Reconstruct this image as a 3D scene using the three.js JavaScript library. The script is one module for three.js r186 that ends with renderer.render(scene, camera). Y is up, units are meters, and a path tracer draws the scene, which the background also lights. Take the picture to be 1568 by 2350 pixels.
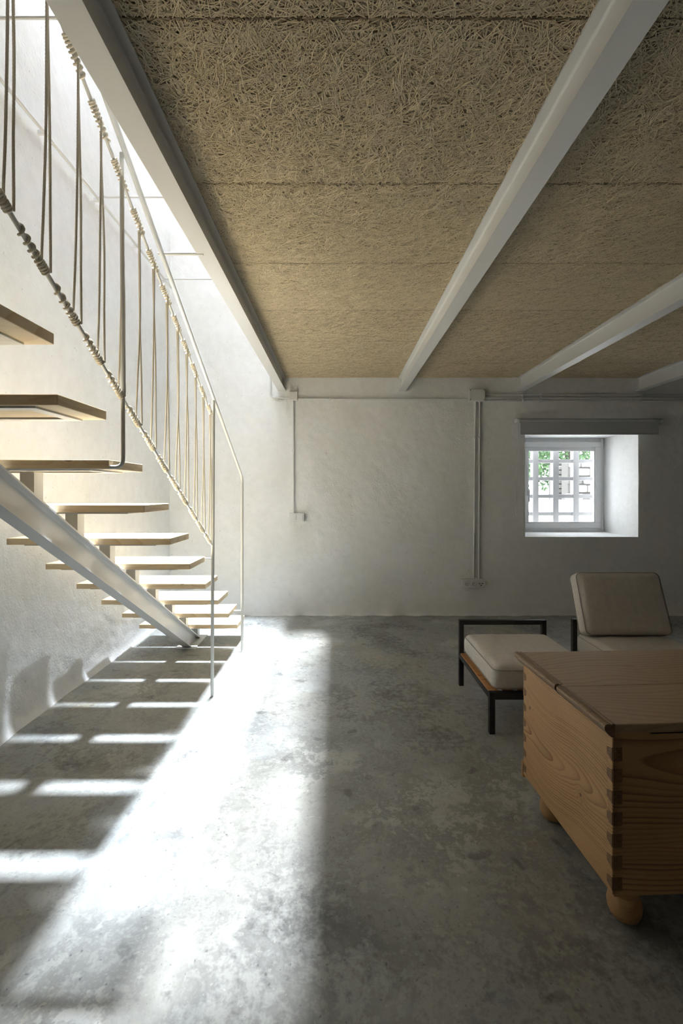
import * as THREE from 'three';
import { mergeGeometries, mergeVertices } from 'three/addons/utils/BufferGeometryUtils.js';
import { RoundedBoxGeometry } from 'three/addons/geometries/RoundedBoxGeometry.js';
import { RectAreaLightUniformsLib } from 'three/addons/lights/RectAreaLightUniformsLib.js';

// ---------------------------------------------------------------- camera, sky, large lights, exposure
const W = 1568, H = 2350, F = 1059, EYE = 1.248;
const scene = new THREE.Scene();
const camera = new THREE.PerspectiveCamera(2 * Math.atan(H / 2 / F) * 180 / Math.PI, W / H, 0.05, 80);
camera.position.set(0, EYE, 0);
camera.lookAt(0, EYE, -1);
camera.setViewOffset(W, H, 8, 47, W, H);          // a shifted lens: level camera, rising front
scene.background = new THREE.Color().setRGB(3.1, 3.3, 3.5);   // bright hazy day outside

const renderer = new THREE.WebGLRenderer({ antialias: true });
renderer.toneMapping = THREE.LinearToneMapping;
renderer.toneMappingExposure = 3.2;
renderer.shadowMap.enabled = true;
RectAreaLightUniformsLib.init();

// sun, high over the left, falling through the open strip of roof beside the stair wall
const SUN = { dx: 0.205, dz: 0.14, power: 6.1 };
const sun = new THREE.DirectionalLight(new THREE.Color().setRGB(0.955, 1.0, 1.07), SUN.power);
sun.name = 'sun';
sun.target.position.set(-0.5, 0, -2.5);
sun.position.set(-0.5 - SUN.dx * 20, 20, -2.5 - SUN.dz * 20);
sun.castShadow = true;
sun.shadow.radius = 9.5;
Object.assign(sun.shadow.camera, { left: -8, right: 8, top: 8, bottom: -8, near: 1, far: 40 });
sun.shadow.mapSize.set(4096, 4096);
scene.add(sun, sun.target);
// frosted rooflight at the head of the light shaft over the stairs (pane and frame are built below as window_2)
const ROOF = { x0: -0.96, x1: -0.36, d0: 3.62, d1: 4.0, y: 7.6, power: 1420 };
const roofLight = new THREE.RectAreaLight(new THREE.Color().setRGB(0.91, 1.0, 1.13), ROOF.power, ROOF.x1 - ROOF.x0, ROOF.d1 - ROOF.d0);
roofLight.name = 'rooflight_daylight';
roofLight.position.set((ROOF.x0 + ROOF.x1) / 2, ROOF.y - 0.01, -(ROOF.d0 + ROOF.d1) / 2);
roofLight.rotation.x = -Math.PI / 2;
scene.add(roofLight);

// ---------------------------------------------------------------- helpers
let seed = 12345;
const rnd = () => { seed = (seed * 1664525 + 1013904223) >>> 0; return seed / 4294967296; };
const rr = (a, b) => a + (b - a) * rnd();
const V = (x, y, z) => new THREE.Vector3(x, y, z);
const lerp = THREE.MathUtils.lerp, clamp = THREE.MathUtils.clamp, sstep = THREE.MathUtils.smoothstep;
const taken = {};
function numbered(n) { taken[n] = (taken[n] ?? -1) + 1; return taken[n] ? n + '_' + String(taken[n]).padStart(3, '0') : n; }
function obj(name, geo, mat, parent) {
  const g = Array.isArray(geo) ? mergeGeometries(geo.map((x) => clean(x))) : geo;
  const m = new THREE.Mesh(g, mat);
  m.name = parent ? name : numbered(name);
  m.castShadow = m.receiveShadow = true;
  (parent ?? scene).add(m);
  return m;
}
function clean(g) {
  const o = g.index ? g.toNonIndexed() : g.clone();
  for (const k of Object.keys(o.attributes)) if (!['position', 'normal', 'uv'].includes(k)) o.deleteAttribute(k);
  if (!o.attributes.uv) o.setAttribute('uv', new THREE.BufferAttribute(new Float32Array(o.attributes.position.count * 2), 2));
  if (!o.attributes.normal) o.computeVertexNormals();
  o.morphAttributes = {};
  return o;
}
function thing(name, label, category, pos = [0, 0, 0], turn = 0, group) {
  const g = new THREE.Group();
  g.name = numbered(name); g.position.set(...pos); g.rotation.y = turn;
  g.userData = { label, category };
  if (group) g.userData.group = group;
  scene.add(g);
  return g;
}
function tag(o, label, category, group) { Object.assign(o.userData, { label, category }); if (group) o.userData.group = group; return o; }
function struct(o, label) { o.userData.kind = 'structure'; if (label) o.userData.label = label; return o; }
function sgroup(name, label) { const g = new THREE.Group(); g.name = name; scene.add(g); return struct(g, label); }
// box with uv in metres
function bx(x0, x1, y0, y1, z0, z1, r = 0) {
  const w = x1 - x0, h = y1 - y0, d = z1 - z0;
  const g = r ? new RoundedBoxGeometry(w, h, d, 2, Math.min(r, w / 2.01, h / 2.01, d / 2.01)) : new THREE.BoxGeometry(w, h, d);
  g.translate((x0 + x1) / 2, (y0 + y1) / 2, (z0 + z1) / 2);
  return metreUV(g);
}
function metreUV(g, ox = 0, oy = 0, swap = false) {
  const p = g.attributes.position, n = g.attributes.normal, uv = new Float32Array(p.count * 2);
  for (let i = 0; i < p.count; i++) {
    const ax = Math.abs(n.getX(i)), ay = Math.abs(n.getY(i)), az = Math.abs(n.getZ(i));
    let u, v;
    if (ay >= ax && ay >= az) { u = p.getX(i); v = p.getZ(i); }
    else if (ax >= az) { u = p.getZ(i); v = p.getY(i); }
    else { u = p.getX(i); v = p.getY(i); }
    if (swap) [u, v] = [v, u];
    uv[2 * i] = u + ox; uv[2 * i + 1] = v + oy;
  }
  g.setAttribute('uv', new THREE.BufferAttribute(uv, 2));
  return g;
}
function tube(pts, r, radial = 10, seg, closed = false) {
  const c = pts.isCurve ? pts : new THREE.CatmullRomCurve3(pts, closed, 'centripetal');
  return new THREE.TubeGeometry(c, seg ?? Math.max(8, pts.length * 8), r, radial, closed);
}
// straight rods with rounded bends
function bentTube(points, r, bend = 0.03, radial = 12) {
  const path = new THREE.CurvePath();
  let a = points[0];
  for (let i = 1; i < points.length; i++) {
    const b = points[i];
    if (i < points.length - 1) {
      const c = points[i + 1], t0 = b.clone().add(a.clone().sub(b).setLength(bend)), t1 = b.clone().add(c.clone().sub(b).setLength(bend));
      path.add(new THREE.LineCurve3(a, t0)); path.add(new THREE.QuadraticBezierCurve3(t0, b, t1)); a = t1;
    } else path.add(new THREE.LineCurve3(a, b));
  }
  // sample by hand so that bends get enough rings
  const pts = [];
  path.curves.forEach((c, i) => { const n = c.isLineCurve3 ? 1 : 8; for (let k = i ? 1 : 0; k <= n; k++) pts.push(c.getPoint(k / n)); });
  return sweep(pts, () => r, radial, true);
}
// generic sweep along a list of points; radius(i, theta)
function sweep(pts, radius, radial = 10, caps = false) {
  const n = pts.length, pos = [], uv = [], idx = [];
  const tang = pts.map((p, i) => pts[Math.min(n - 1, i + 1)].clone().sub(pts[Math.max(0, i - 1)]).normalize());
  let nor = Math.abs(tang[0].y) < 0.9 ? V(0, 1, 0) : V(1, 0, 0);
  nor.sub(tang[0].clone().multiplyScalar(nor.dot(tang[0]))).normalize();
  let len = 0;
  for (let i = 0; i < n; i++) {
    nor.sub(tang[i].clone().multiplyScalar(nor.dot(tang[i]))).normalize();
    const bi = tang[i].clone().cross(nor);
    if (i) len += pts[i].distanceTo(pts[i - 1]);
    for (let k = 0; k <= radial; k++) {
      const th = k / radial * Math.PI * 2, r = radius(i, th, len);
      pos.push(pts[i].x + (nor.x * Math.cos(th) + bi.x * Math.sin(th)) * r, pts[i].y + (nor.y * Math.cos(th) + bi.y * Math.sin(th)) * r, pts[i].z + (nor.z * Math.cos(th) + bi.z * Math.sin(th)) * r);
      uv.push(k / radial * 0.02, len);
      if (i && k) { const a = i * (radial + 1) + k, b = a - radial - 1; idx.push(b - 1, b, a - 1, b, a, a - 1); }
    }
  }
  const g = new THREE.BufferGeometry();
  if (caps) for (const e of [0, n - 1]) {
    const c = pos.length / 3; pos.push(pts[e].x, pts[e].y, pts[e].z); uv.push(0, 0);
    for (let k = 1; k <= radial; k++) { const a = e * (radial + 1) + k; e ? idx.push(c, a - 1, a) : idx.push(c, a, a - 1); }
  }
  g.setAttribute('position', new THREE.Float32BufferAttribute(pos, 3));
  g.setAttribute('uv', new THREE.Float32BufferAttribute(uv, 2));
  g.setIndex(idx); g.computeVertexNormals();
  return g;
}
// soft cushion: a rounded, slightly swollen box centred on its base
function cushionGeo(w, h, d, r, bulge) {
  const g0 = new THREE.BoxGeometry(w, h, d, 44, 12, 44);
  g0.deleteAttribute('uv'); g0.deleteAttribute('normal');
  const g = mergeVertices(g0, 1e-4), p = g.attributes.position;
  const ix = w / 2 - r, iy = h / 2 - r * 0.8, iz = d / 2 - r, q = V(), dv = V();
  for (let i = 0; i < p.count; i++) {
    const x = p.getX(i), y = p.getY(i), z = p.getZ(i);
    q.set(clamp(x, -ix, ix), clamp(y, -iy, iy), clamp(z, -iz, iz));
    dv.set(x, y, z).sub(q);
    const L = dv.length();
    if (L > 0) { const m = Math.max(Math.abs(dv.x) / r, Math.abs(dv.y) / (r * 0.8), Math.abs(dv.z) / r); dv.multiplyScalar(m * r / L * (1 - 0.2 * Math.abs(dv.y) / L)); }
    const X = q.x + dv.x, Y = q.y + dv.y, Z = q.z + dv.z;
    const u = 1 - (2 * X / w) ** 4, v = 1 - (2 * Z / d) ** 4, k = 1 - (2 * Y / h) ** 2;
    const wob = 0.0025 * Math.sin(X * 23 + 1) * Math.sin(Z * 19 + 2);
    p.setXYZ(i, X + Math.sign(X) * bulge * 0.35 * Math.max(0, k) * (Math.abs(2 * X / w) ** 6), Y + (Y > 0 ? 1 : 0.25) * Math.sign(Y) * (Math.abs(2 * Y / h) ** 2) * (bulge * Math.max(0, u) * Math.max(0, v) + wob) + h / 2, Z + Math.sign(Z) * bulge * 0.35 * Math.max(0, k) * (Math.abs(2 * Z / d) ** 6));
  }
  g.computeVertexNormals();
  const out = metreUV(g);
  return out;
}
function roundedLoop(w, d, r, y, n = 8) {
  const pts = [];
  for (const [sx, sz, a0] of [[1, 1, 0], [-1, 1, 1], [-1, -1, 2], [1, -1, 3]])
    for (let k = 0; k <= n; k++) { const a = (a0 + k / n) * Math.PI / 2; pts.push(V(sx * (w / 2 - r) + Math.cos(a) * r, y, sz * (d / 2 - r) + Math.sin(a) * r)); }
  pts.push(pts[0].clone());
  return pts;
}

// ---------------------------------------------------------------- noise and computed textures
const perm = new Uint16Array(4096); { const r = []; for (let i = 0; i < 4096; i++) r.push(i); for (let i = 4095; i > 0; i--) { const j = Math.floor(rnd() * (i + 1)); [r[i], r[j]] = [r[j], r[i]]; } perm.set(r); }
const hash2 = (x, y, s) => perm[(perm[(perm[x & 4095] + y) & 4095] + s) & 4095];
const GX = new Float32Array(64), GY = new Float32Array(64); for (let i = 0; i < 64; i++) { GX[i] = Math.cos(i / 64 * Math.PI * 2); GY[i] = Math.sin(i / 64 * Math.PI * 2); }
function pn(x, y, px = 0, py = 0, s = 0) {      // gradient noise, periodic with px, py if given
  const x0 = Math.floor(x), y0 = Math.floor(y), fx = x - x0, fy = y - y0;
  const m = (a, p) => p ? ((a % p) + p) % p : a;
  const ax = m(x0, px), bx_ = m(x0 + 1, px), ay = m(y0, py), by = m(y0 + 1, py);
  const u = fx * fx * fx * (fx * (fx * 6 - 15) + 10), v = fy * fy * fy * (fy * (fy * 6 - 15) + 10);
  const g = (hx, hy, dx, dy) => { const h = hash2(hx, hy, s) & 63; return GX[h] * dx + GY[h] * dy; };
  const a = g(ax, ay, fx, fy), b = g(bx_, ay, fx - 1, fy), c = g(ax, by, fx, fy - 1), d = g(bx_, by, fx - 1, fy - 1);
  return 1.5 * (a + (b - a) * u + (c - a) * v + (a - b - c + d) * u * v);
}
function fbm(x, y, oct, per, s = 0, gain = 0.5) { let a = 1, t = 0, n = 0, f = 1; for (let i = 0; i < oct; i++) { t += a * pn(x * f, y * f, per * f, per * f, s + i * 17); n += a; a *= gain; f *= 2; } return t / n; }
function tex(w, h, fn, color = false, channels = 4) {
  const d = new Uint8Array(w * h * 4), o = [0, 0, 0];
  for (let y = 0; y < h; y++) for (let x = 0; x < w; x++) {
    fn(x / w, y / h, o, x, y);
    const i = (y * w + x) * 4;
    for (let c = 0; c < 3; c++) { let q = clamp(o[c], 0, 1); if (color) q = q <= 0.0031308 ? q * 12.92 : 1.055 * Math.pow(q, 1 / 2.4) - 0.055; d[i + c] = q * 255 + 0.5; }
    d[i + 3] = 255;
  }
  const t = new THREE.DataTexture(d, w, h, THREE.RGBAFormat);
  t.wrapS = t.wrapT = THREE.RepeatWrapping; t.magFilter = THREE.LinearFilter; t.minFilter = THREE.LinearFilter;
  if (color) t.colorSpace = THREE.SRGBColorSpace;
  t.needsUpdate = true;
  return t;
}
function rep(t, u, v = u) { const c = t.clone(); c.repeat.set(u, v); c.needsUpdate = true; return c; }
const std = (o) => new THREE.MeshStandardMaterial(o), phys = (o) => new THREE.MeshPhysicalMaterial(o);
const lin = (r, g, b) => new THREE.Color().setRGB(r, g, b);

// polished concrete, 4 m tile
const concreteTex = tex(2048, 2048, (u, v, o) => {
  const wx = fbm(u * 10, v * 10, 5, 10, 5, 0.6) * 0.035, wy = fbm(u * 10, v * 10, 5, 10, 9, 0.6) * 0.035;
  const big = fbm((u + wx) * 5, (v + wy) * 5, 6, 5, 1, 0.58);
  const mid = fbm((u + wx) * 16, (v + wy) * 16, 6, 16, 2, 0.66);
  const fine = fbm(u * 120, v * 120, 4, 120, 3, 0.8);
  const cool = fbm((u + wy) * 7, (v + wx) * 7, 5, 7, 14, 0.6), warm = fbm((u + wy) * 4, (v + wx) * 4, 5, 4, 4, 0.6);
  let k = 0.375 + big * 0.20 + mid * 0.24 + fine * 0.20;
  k -= 0.15 * sstep(mid * 0.8 + 0.6 * big + 0.5 * fine, 0.02, 0.30);     // dark cement clouds with torn edges
  k += 0.10 * sstep(-mid + 0.4 * big - 0.5 * fine, 0.12, 0.36);          // pale lime bloom
  const sx = u + wx * 0.4, sy = v + wy * 0.4;
  const spot = pn(sx * 44, sy * 44, 44, 44, 31), dot = pn(sx * 150, sy * 150, 150, 150, 35), grit = pn(u * 330, v * 330, 330, 330, 33);
  k *= 1 - 0.22 * sstep(spot, 0.55, 0.66) * sstep(mid, -0.1, 0.2);       // droplets and stains
  k += 0.09 * sstep(dot, 0.66, 0.78) * sstep(big, -0.15, 0.15);          // pale aggregate
  if (grit > 0.74) k += 0.07; else if (grit < -0.74) k *= 0.72;
  k = clamp(0.355 + (k - 0.375) * 1.3, 0.07, 0.66);
  const t = warm * 0.12 + 0.34 * sstep(warm + mid * 0.35, 0.3, 0.5) - 0.10 * sstep(cool, 0.05, 0.3);
  o[0] = k * (0.985 + t * 0.32); o[1] = k * (1.0 + t * 0.05); o[2] = k * (0.925 - t * 0.34);
}, true);
const concreteBump = tex(1024, 1024, (u, v, o) => { const f = 0.5 + fbm(u * 40, v * 40, 5, 40, 8, 0.6) * 0.4; o[0] = o[1] = o[2] = f; });
// lime plaster relief, 1.5 m tile: lumps, drags of the trowel, grit
const plasterBump = tex(1024, 1024, (u, v, o) => {
  const wx = fbm(u * 10, v * 10, 3, 10, 40) * 0.06, wy = fbm(u * 10, v * 10, 3, 10, 41) * 0.06;
  const lump = fbm(u * 12, v * 12, 3, 12, 42), worm = 1 - Math.abs(fbm((u + wx) * 34, (v + wy) * 34, 3, 34, 43, 0.55)) * 3;
  const grit = fbm(u * 110, v * 110, 3, 110, 44, 0.6), pit = pn(u * 60, v * 60, 60, 60, 45);
  const drag = fbm(u * 60 + v * 30, v * 24, 3, 0, 46, 0.6);
  let h = 0.45 + lump * 0.3 + Math.max(0, worm) * 0.05 + grit * 0.17 + drag * 0.10;
  if (pit > 0.62) h -= (pit - 0.62) * 1.1;
  o[0] = o[1] = o[2] = h;
});
const plasterTex = tex(1024, 1024, (u, v, o) => {          // white limewash with thin patches, hairline marks and specks, 3 m tile
  const a = fbm(u * 6, v * 6, 5, 6, 50, 0.55), b = fbm(u * 40, v * 40, 4, 40, 51, 0.6), s = pn(u * 150, v * 150, 150, 150, 52);
  let k = 0.895 + a * 0.05 + b * 0.05;
  if (s > 0.84) k *= 0.72;
  o[0] = k * 0.995; o[1] = k; o[2] = k * (0.985 + a * 0.03);
}, true);
// pine boards: a slice of a log (u along the grain)
function woodFn(ring, depth, slope, knots, early, late, line, warp, off) {
  return (u, v, o) => {
    const x = u * 2, y = v;
    let dx = 0, dy = 0, dark = 0;
    for (const [kx, ky, kr] of knots) {
      const ex = (x - kx) * 0.55, ey = y - ky, e = Math.hypot(ex, ey);
      const f = Math.exp(-(e * e) / (kr * kr * 7)); dy += ey * f * -0.75; dx += f * 0.12;
      dark = Math.max(dark, 1 - sstep(e, kr * 0.6, kr));
    }
    const n1 = pn(x * 0.9 + off, y * 1.1 + 3, 0, 0, 60) * warp, n2 = pn(x * 3 + off, y * 5, 0, 0, 61) * warp * 0.18;
    const yy = y + dy + n2 - 0.5 + 0.12 * pn(x * 0.7 + off, 7, 0, 0, 62), zz = depth + slope * x + n1 + dx;
    const r = Math.hypot(yy, zz) * ring;
    const fr = r - Math.floor(r);
    const lw = (0.55 + 0.6 * ((Math.sin(Math.floor(r) * 12.9898) * 43758.5453) % 1 + 1) % 1) * Math.pow(fr, 2.6) * (1 - sstep(fr, 0.93, 1));
    const fib = pn(x * 14 + off, y * 260, 0, 0, 63) * 0.09 + pn(x * 40, y * 700, 0, 0, 64) * 0.05;
    const t = clamp(lw * line + fib + 0.12 * pn(x * 2.2, y * 5, 0, 0, 65), 0, 1);
    for (let c = 0; c < 3; c++) { o[c] = lerp(early[c], late[c], t); o[c] = lerp(o[c], late[c] * 0.45, dark * 0.8); }
  };
}
const treadTex = tex(1024, 512, woodFn(26, 0.12, 0.12, [[0.5, 0.3, 0.016], [1.4, 0.72, 0.02], [1.05, 0.42, 0.009]], [0.87, 0.71, 0.47], [0.68, 0.46, 0.24], 0.55, 0.10, 2), true);
const chestSideTex = tex(1024, 1024, woodFn(64, 0.03, 0.085, [[0.42, 0.66, 0.014], [1.55, 0.42, 0.012]], [0.60, 0.355, 0.16], [0.25, 0.115, 0.043], 0.75, 0.055, 11), true);
const chestTopTex = tex(1024, 1024, woodFn(30, 0.08, 0.09, [[0.8, 0.35, 0.008]], [0.52, 0.365, 0.225], [0.31, 0.19, 0.105], 0.6, 0.12, 23), true);
const chestFrontTex = tex(1024, 512, woodFn(44, 0.35, 0.04, [[1.2, 0.55, 0.03]], [0.60, 0.355, 0.16], [0.25, 0.115, 0.043], 0.75, 0.1, 37), true);
const grainBump = tex(512, 512, (u, v, o) => { const f = 0.5 + pn(u * 10, v * 180, 10, 180, 70) * 0.35 + pn(u * 30, v * 90, 30, 90, 71) * 0.15; o[0] = o[1] = o[2] = f; });
const weaveTex = tex(512, 512, (u, v, o) => {
  const a = Math.sin(u * Math.PI * 2 * 64), b = Math.sin(v * Math.PI * 2 * 64), over = a * b > 0 ? Math.abs(a) : Math.abs(b);
  const slub = pn(u * 12, v * 120, 12, 120, 80) * 0.12 + pn(u * 120, v * 12, 120, 12, 81) * 0.12 + fbm(u * 5, v * 5, 3, 5, 82) * 0.08;
  o[0] = o[1] = o[2] = clamp(0.72 + over * 0.18 + slub, 0, 1);
});

const M = {};
M.floor = std({ map: rep(concreteTex, 1 / 4), roughness: 0.5, bumpMap: rep(concreteBump, 1 / 1.3), bumpScale: 0.0012 });
M.plaster = std({ map: rep(plasterTex, 1 / 3), roughness: 0.92, bumpMap: rep(plasterBump, 1 / 1.5), bumpScale: 0.0045 });
M.plain = std({ color: lin(0.86, 0.86, 0.845), roughness: 0.9 });
M.lining = std({ color: lin(0.2, 0.2, 0.2), roughness: 0.9 });
M.timber = std({ color: lin(0.16, 0.10, 0.06), roughness: 0.7 });
M.steel = std({ color: lin(0.73, 0.73, 0.715), roughness: 0.38 });
M.rail = std({ color: lin(0.80, 0.80, 0.76), roughness: 0.35 });
M.panel = std({ color: lin(0.44, 0.36, 0.24), roughness: 0.95 });
M.strand = std({ color: lin(0.76, 0.645, 0.455), roughness: 0.9, vertexColors: true });
M.tread = std({ map: rep(treadTex, 1 / 1.25, 1 / 0.62), roughness: 0.55 });
M.rope = std({ color: lin(0.86, 0.79, 0.65), roughness: 0.95 });
M.pvc = std({ color: lin(0.72, 0.72, 0.70), roughness: 0.45 });
M.pvcFrame = std({ color: lin(0.80, 0.80, 0.80), roughness: 0.35 });
M.dark = std({ color: lin(0.012, 0.012, 0.012), roughness: 0.6 });
M.black = std({ color: lin(0.014, 0.014, 0.015), roughness: 0.45 });
M.slat = std({ map: rep(chestFrontTex, 1 / 1.1, 1 / 0.5), color: lin(0.9, 0.72, 0.5), roughness: 0.5 });
M.fabric = phys({ map: rep(weaveTex, 1 / 0.16), color: lin(0.86, 0.80, 0.72), roughness: 0.95, bumpMap: rep(weaveTex, 1 / 0.16), bumpScale: 0.0008, sheen: 0.3, sheenColor: lin(0.5, 0.47, 0.42), sheenRoughness: 0.6 });
M.piping = std({ color: lin(0.40, 0.36, 0.31), roughness: 0.9 });
M.chestSide = std({ map: rep(chestSideTex, 1 / 0.60, 1 / 0.47), roughness: 0.62, bumpMap: rep(grainBump, 2, 2), bumpScale: 0.0004 });
M.chestTop = std({ map: rep(chestTopTex, 1 / 1.1, 1 / 0.6), roughness: 0.5, bumpMap: rep(grainBump, 2, 2), bumpScale: 0.0003 });
M.chestFront = std({ map: rep(chestFrontTex, 1 / 1.1, 1 / 0.46), roughness: 0.6, bumpMap: rep(grainBump, 2, 2), bumpScale: 0.0004 });
M.endGrain = std({ map: rep(grainBump, 8, 8), color: lin(0.50, 0.29, 0.14), roughness: 0.7 });
M.moulding = std({ map: rep(chestTopTex, 1 / 0.3, 1 / 0.6), color: lin(0.60, 0.55, 0.48), roughness: 0.45 });
M.glass = phys({ color: lin(1, 1, 1), transmission: 1, roughness: 0.02, thickness: 0, ior: 1.5 });
M.blind = std({ color: lin(0.50, 0.52, 0.53), roughness: 0.85 });
M.blindTube = std({ color: lin(0.55, 0.57, 0.57), roughness: 0.5 });

// ---------------------------------------------------------------- room shell
const WALL = 4.64, LEFT = -1.69, CEIL = 2.396, ROOM_R = 4.9, BACK = 2.4;
{
  struct(obj('floor', bx(-2.2, ROOM_R + 0.3, -0.2, 0, -WALL - 0.3, BACK + 0.3), M.floor), 'mottled grey polished concrete floor with pale and dark clouds');
}
// a plaster face as a displaced grid; axis 'z' faces +z at z0, axis 'x' faces +x at x0
function lines(marks) { const o = []; for (let i = 0; i + 1 < marks.length; i++) { const [a, s] = marks[i], b = marks[i + 1][0], n = Math.max(1, Math.round((b - a) / s)); for (let k = 0; k < n; k++) o.push(lerp(a, b, k / n)); } o.push(marks[marks.length - 1][0]); return o; }
function plasterFace(us, vs, at, skip) {
  const pos = [], uv = [], idx = [], nu = us.length;
  for (const v of vs) for (const u of us) { const p = at(u, v); pos.push(p.x, p.y, p.z); uv.push(u, v); }
  for (let j = 0; j + 1 < vs.length; j++) for (let i = 0; i + 1 < nu; i++) {
    if (skip && skip((us[i] + us[i + 1]) / 2, (vs[j] + vs[j + 1]) / 2)) continue;
    const a = j * nu + i; idx.push(a, a + 1, a + nu, a + 1, a + nu + 1, a + nu);
  }
  const g = new THREE.BufferGeometry();
  g.setAttribute('position', new THREE.Float32BufferAttribute(pos, 3)); g.setAttribute('uv', new THREE.Float32BufferAttribute(uv, 2)); g.setIndex(idx); g.computeVertexNormals();
  return g;
}
const WIN = { x0: 1.883, x1: 3.027, y0: 0.79, y1: 1.856 };
const TOP = 4.5, ROOFH = 4.3;
{
  const us = lines([[LEFT - 0.05, 0.02], [WIN.x0, 0.02], [WIN.x1, 0.02], [3.6, 0.1], [ROOM_R, 0.1]]), vs = lines([[-0.05, 0.02], [WIN.y0, 0.02], [WIN.y1, 0.02], [TOP, 0.15]]);
  const at = (x, y) => {
    const near = Math.min(1, Math.max(Math.max(WIN.x0 - x, x - WIN.x1), Math.max(WIN.y0 - y, y - WIN.y1), 0) / 0.08 + 0.25);
    const n = pn(x * 1.1, y * 1.1, 0, 0, 100) * 0.008 + pn(x * 4.5, y * 4.5, 0, 0, 101) * 0.005 + pn(x * 15, y * 15, 0, 0, 102) * 0.0022;
    return V(x + (near < 1 ? pn(y * 14, x * 14, 0, 0, 104) * 0.006 : 0), y, -WALL + n * near - 0.004 + 0.02 * Math.exp(-y / 0.02) * (0.4 + pn(x * 7, 0, 0, 0, 103)));
  };
  const inWin = (x, y) => x > WIN.x0 && x < WIN.x1 && y > WIN.y0 && y < WIN.y1;
  const b0 = -WALL - 0.80, b1 = -WALL - 0.012;
  const g = [plasterFace(us, vs, at, inWin), bx(-2.2, WIN.x0, -0.1, TOP, b0, b1), bx(WIN.x1, ROOM_R + 0.3, -0.1, TOP, b0, b1), bx(WIN.x0, WIN.x1, -0.1, WIN.y0, b0, b1), bx(WIN.x0, WIN.x1, WIN.y1, TOP, b0, b1)];
  struct(obj('wall_back', g, M.plaster), 'rough white limewashed wall with a deep window opening');
}
{
  const us = lines([[-BACK, 0.12], [1.9, 0.016], [WALL + 0.05, 0.02]]), vs = lines([[-0.05, 0.016], [1.7, 0.022], [TOP, 0.15]]);
  const at = (d, y) => {
    const n = pn(d * 0.9, y * 0.9, 0, 0, 110) * 0.016 + pn(d * 3.1, y * 3.1, 0, 0, 111) * 0.008 + pn(d * 11, y * 11, 0, 0, 112) * 0.003 + pn(d * 30, y * 30, 0, 0, 113) * 0.0012;
    return V(LEFT + n * (0.45 + 0.75 * Math.exp(-y / 0.8)) + 0.035 * Math.exp(-y / 0.05), y, -d);
  };
  const g = plasterFace(us, vs, at);
  struct(obj('wall_left', [g, bx(-2.2, LEFT - 0.03, -0.1, TOP, -WALL - 0.1, BACK + 0.3)], M.plaster), 'rough white limewashed wall behind the stairs');
}
struct(obj('wall_right', bx(ROOM_R, ROOM_R + 0.3, -0.1, TOP, -WALL - 0.3, BACK + 0.3), M.plain), 'white plastered side wall');
struct(obj('wall_front', bx(-2.2, ROOM_R + 0.3, -0.1, TOP, BACK, BACK + 0.3), M.plain), 'white plastered wall facing the window wall');
struct(obj('floor_upper', bx(-0.6, ROOM_R + 0.1, 2.637, 2.66, -WALL - 0.1, BACK + 0.1), M.timber), 'dark timber upper floor');
struct(obj('floor_landing', bx(LEFT - 0.1, -0.5, CEIL, 2.54, 0.16, BACK + 0.1), M.plain), 'upper landing slab');

// beams
const FLW = 0.075, BH = 0.136;
function iProfile(w, h, tf, tw, r) {
  const s = new THREE.Shape(), a = w / 2, b = tw / 2;
  s.moveTo(-a, 0); s.lineTo(a, 0); s.lineTo(a, tf); s.lineTo(b + r, tf); s.absarc(b + r, tf + r, r, -Math.PI / 2, Math.PI, true);
  s.lineTo(b, h - tf - r); s.absarc(b + r, h - tf - r, r, Math.PI, Math.PI / 2, true); s.lineTo(a, h - tf); s.lineTo(a, h); s.lineTo(-a, h); s.lineTo(-a, h - tf);
  s.lineTo(-b - r, h - tf); s.absarc(-b - r, h - tf - r, r, Math.PI / 2, 0, true); s.lineTo(-b, tf + r); s.absarc(-b - r, tf + r, r, 0, -Math.PI / 2, true); s.lineTo(-a, tf); s.lineTo(-a, 0);
  return s;
}
const BEAMX = [-0.565, 0.645, 1.842, 3.036, 4.236];
const beamGeo = new THREE.ExtrudeGeometry(iProfile(FLW, BH, 0.0075, 0.0055, 0.009), { depth: WALL + BACK + 0.12, bevelEnabled: false, curveSegments: 5 });
const beamLabels = ['white steel ceiling beam edging the open stairwell', 'white steel ceiling beam second from the stairwell, running to the middle of the far wall', 'white steel ceiling beam that meets the far wall at the left end of the roller blind', 'white steel ceiling beam at the far right, above the right end of the roller blind'];
BEAMX.slice(0, 4).forEach((x, i) => { const b = obj('ceiling_beam', beamGeo, M.steel); b.position.set(x, CEIL - BH, -WALL - 0.06); tag(b, beamLabels[i], 'beam', 'steel ceiling beams'); });

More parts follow.
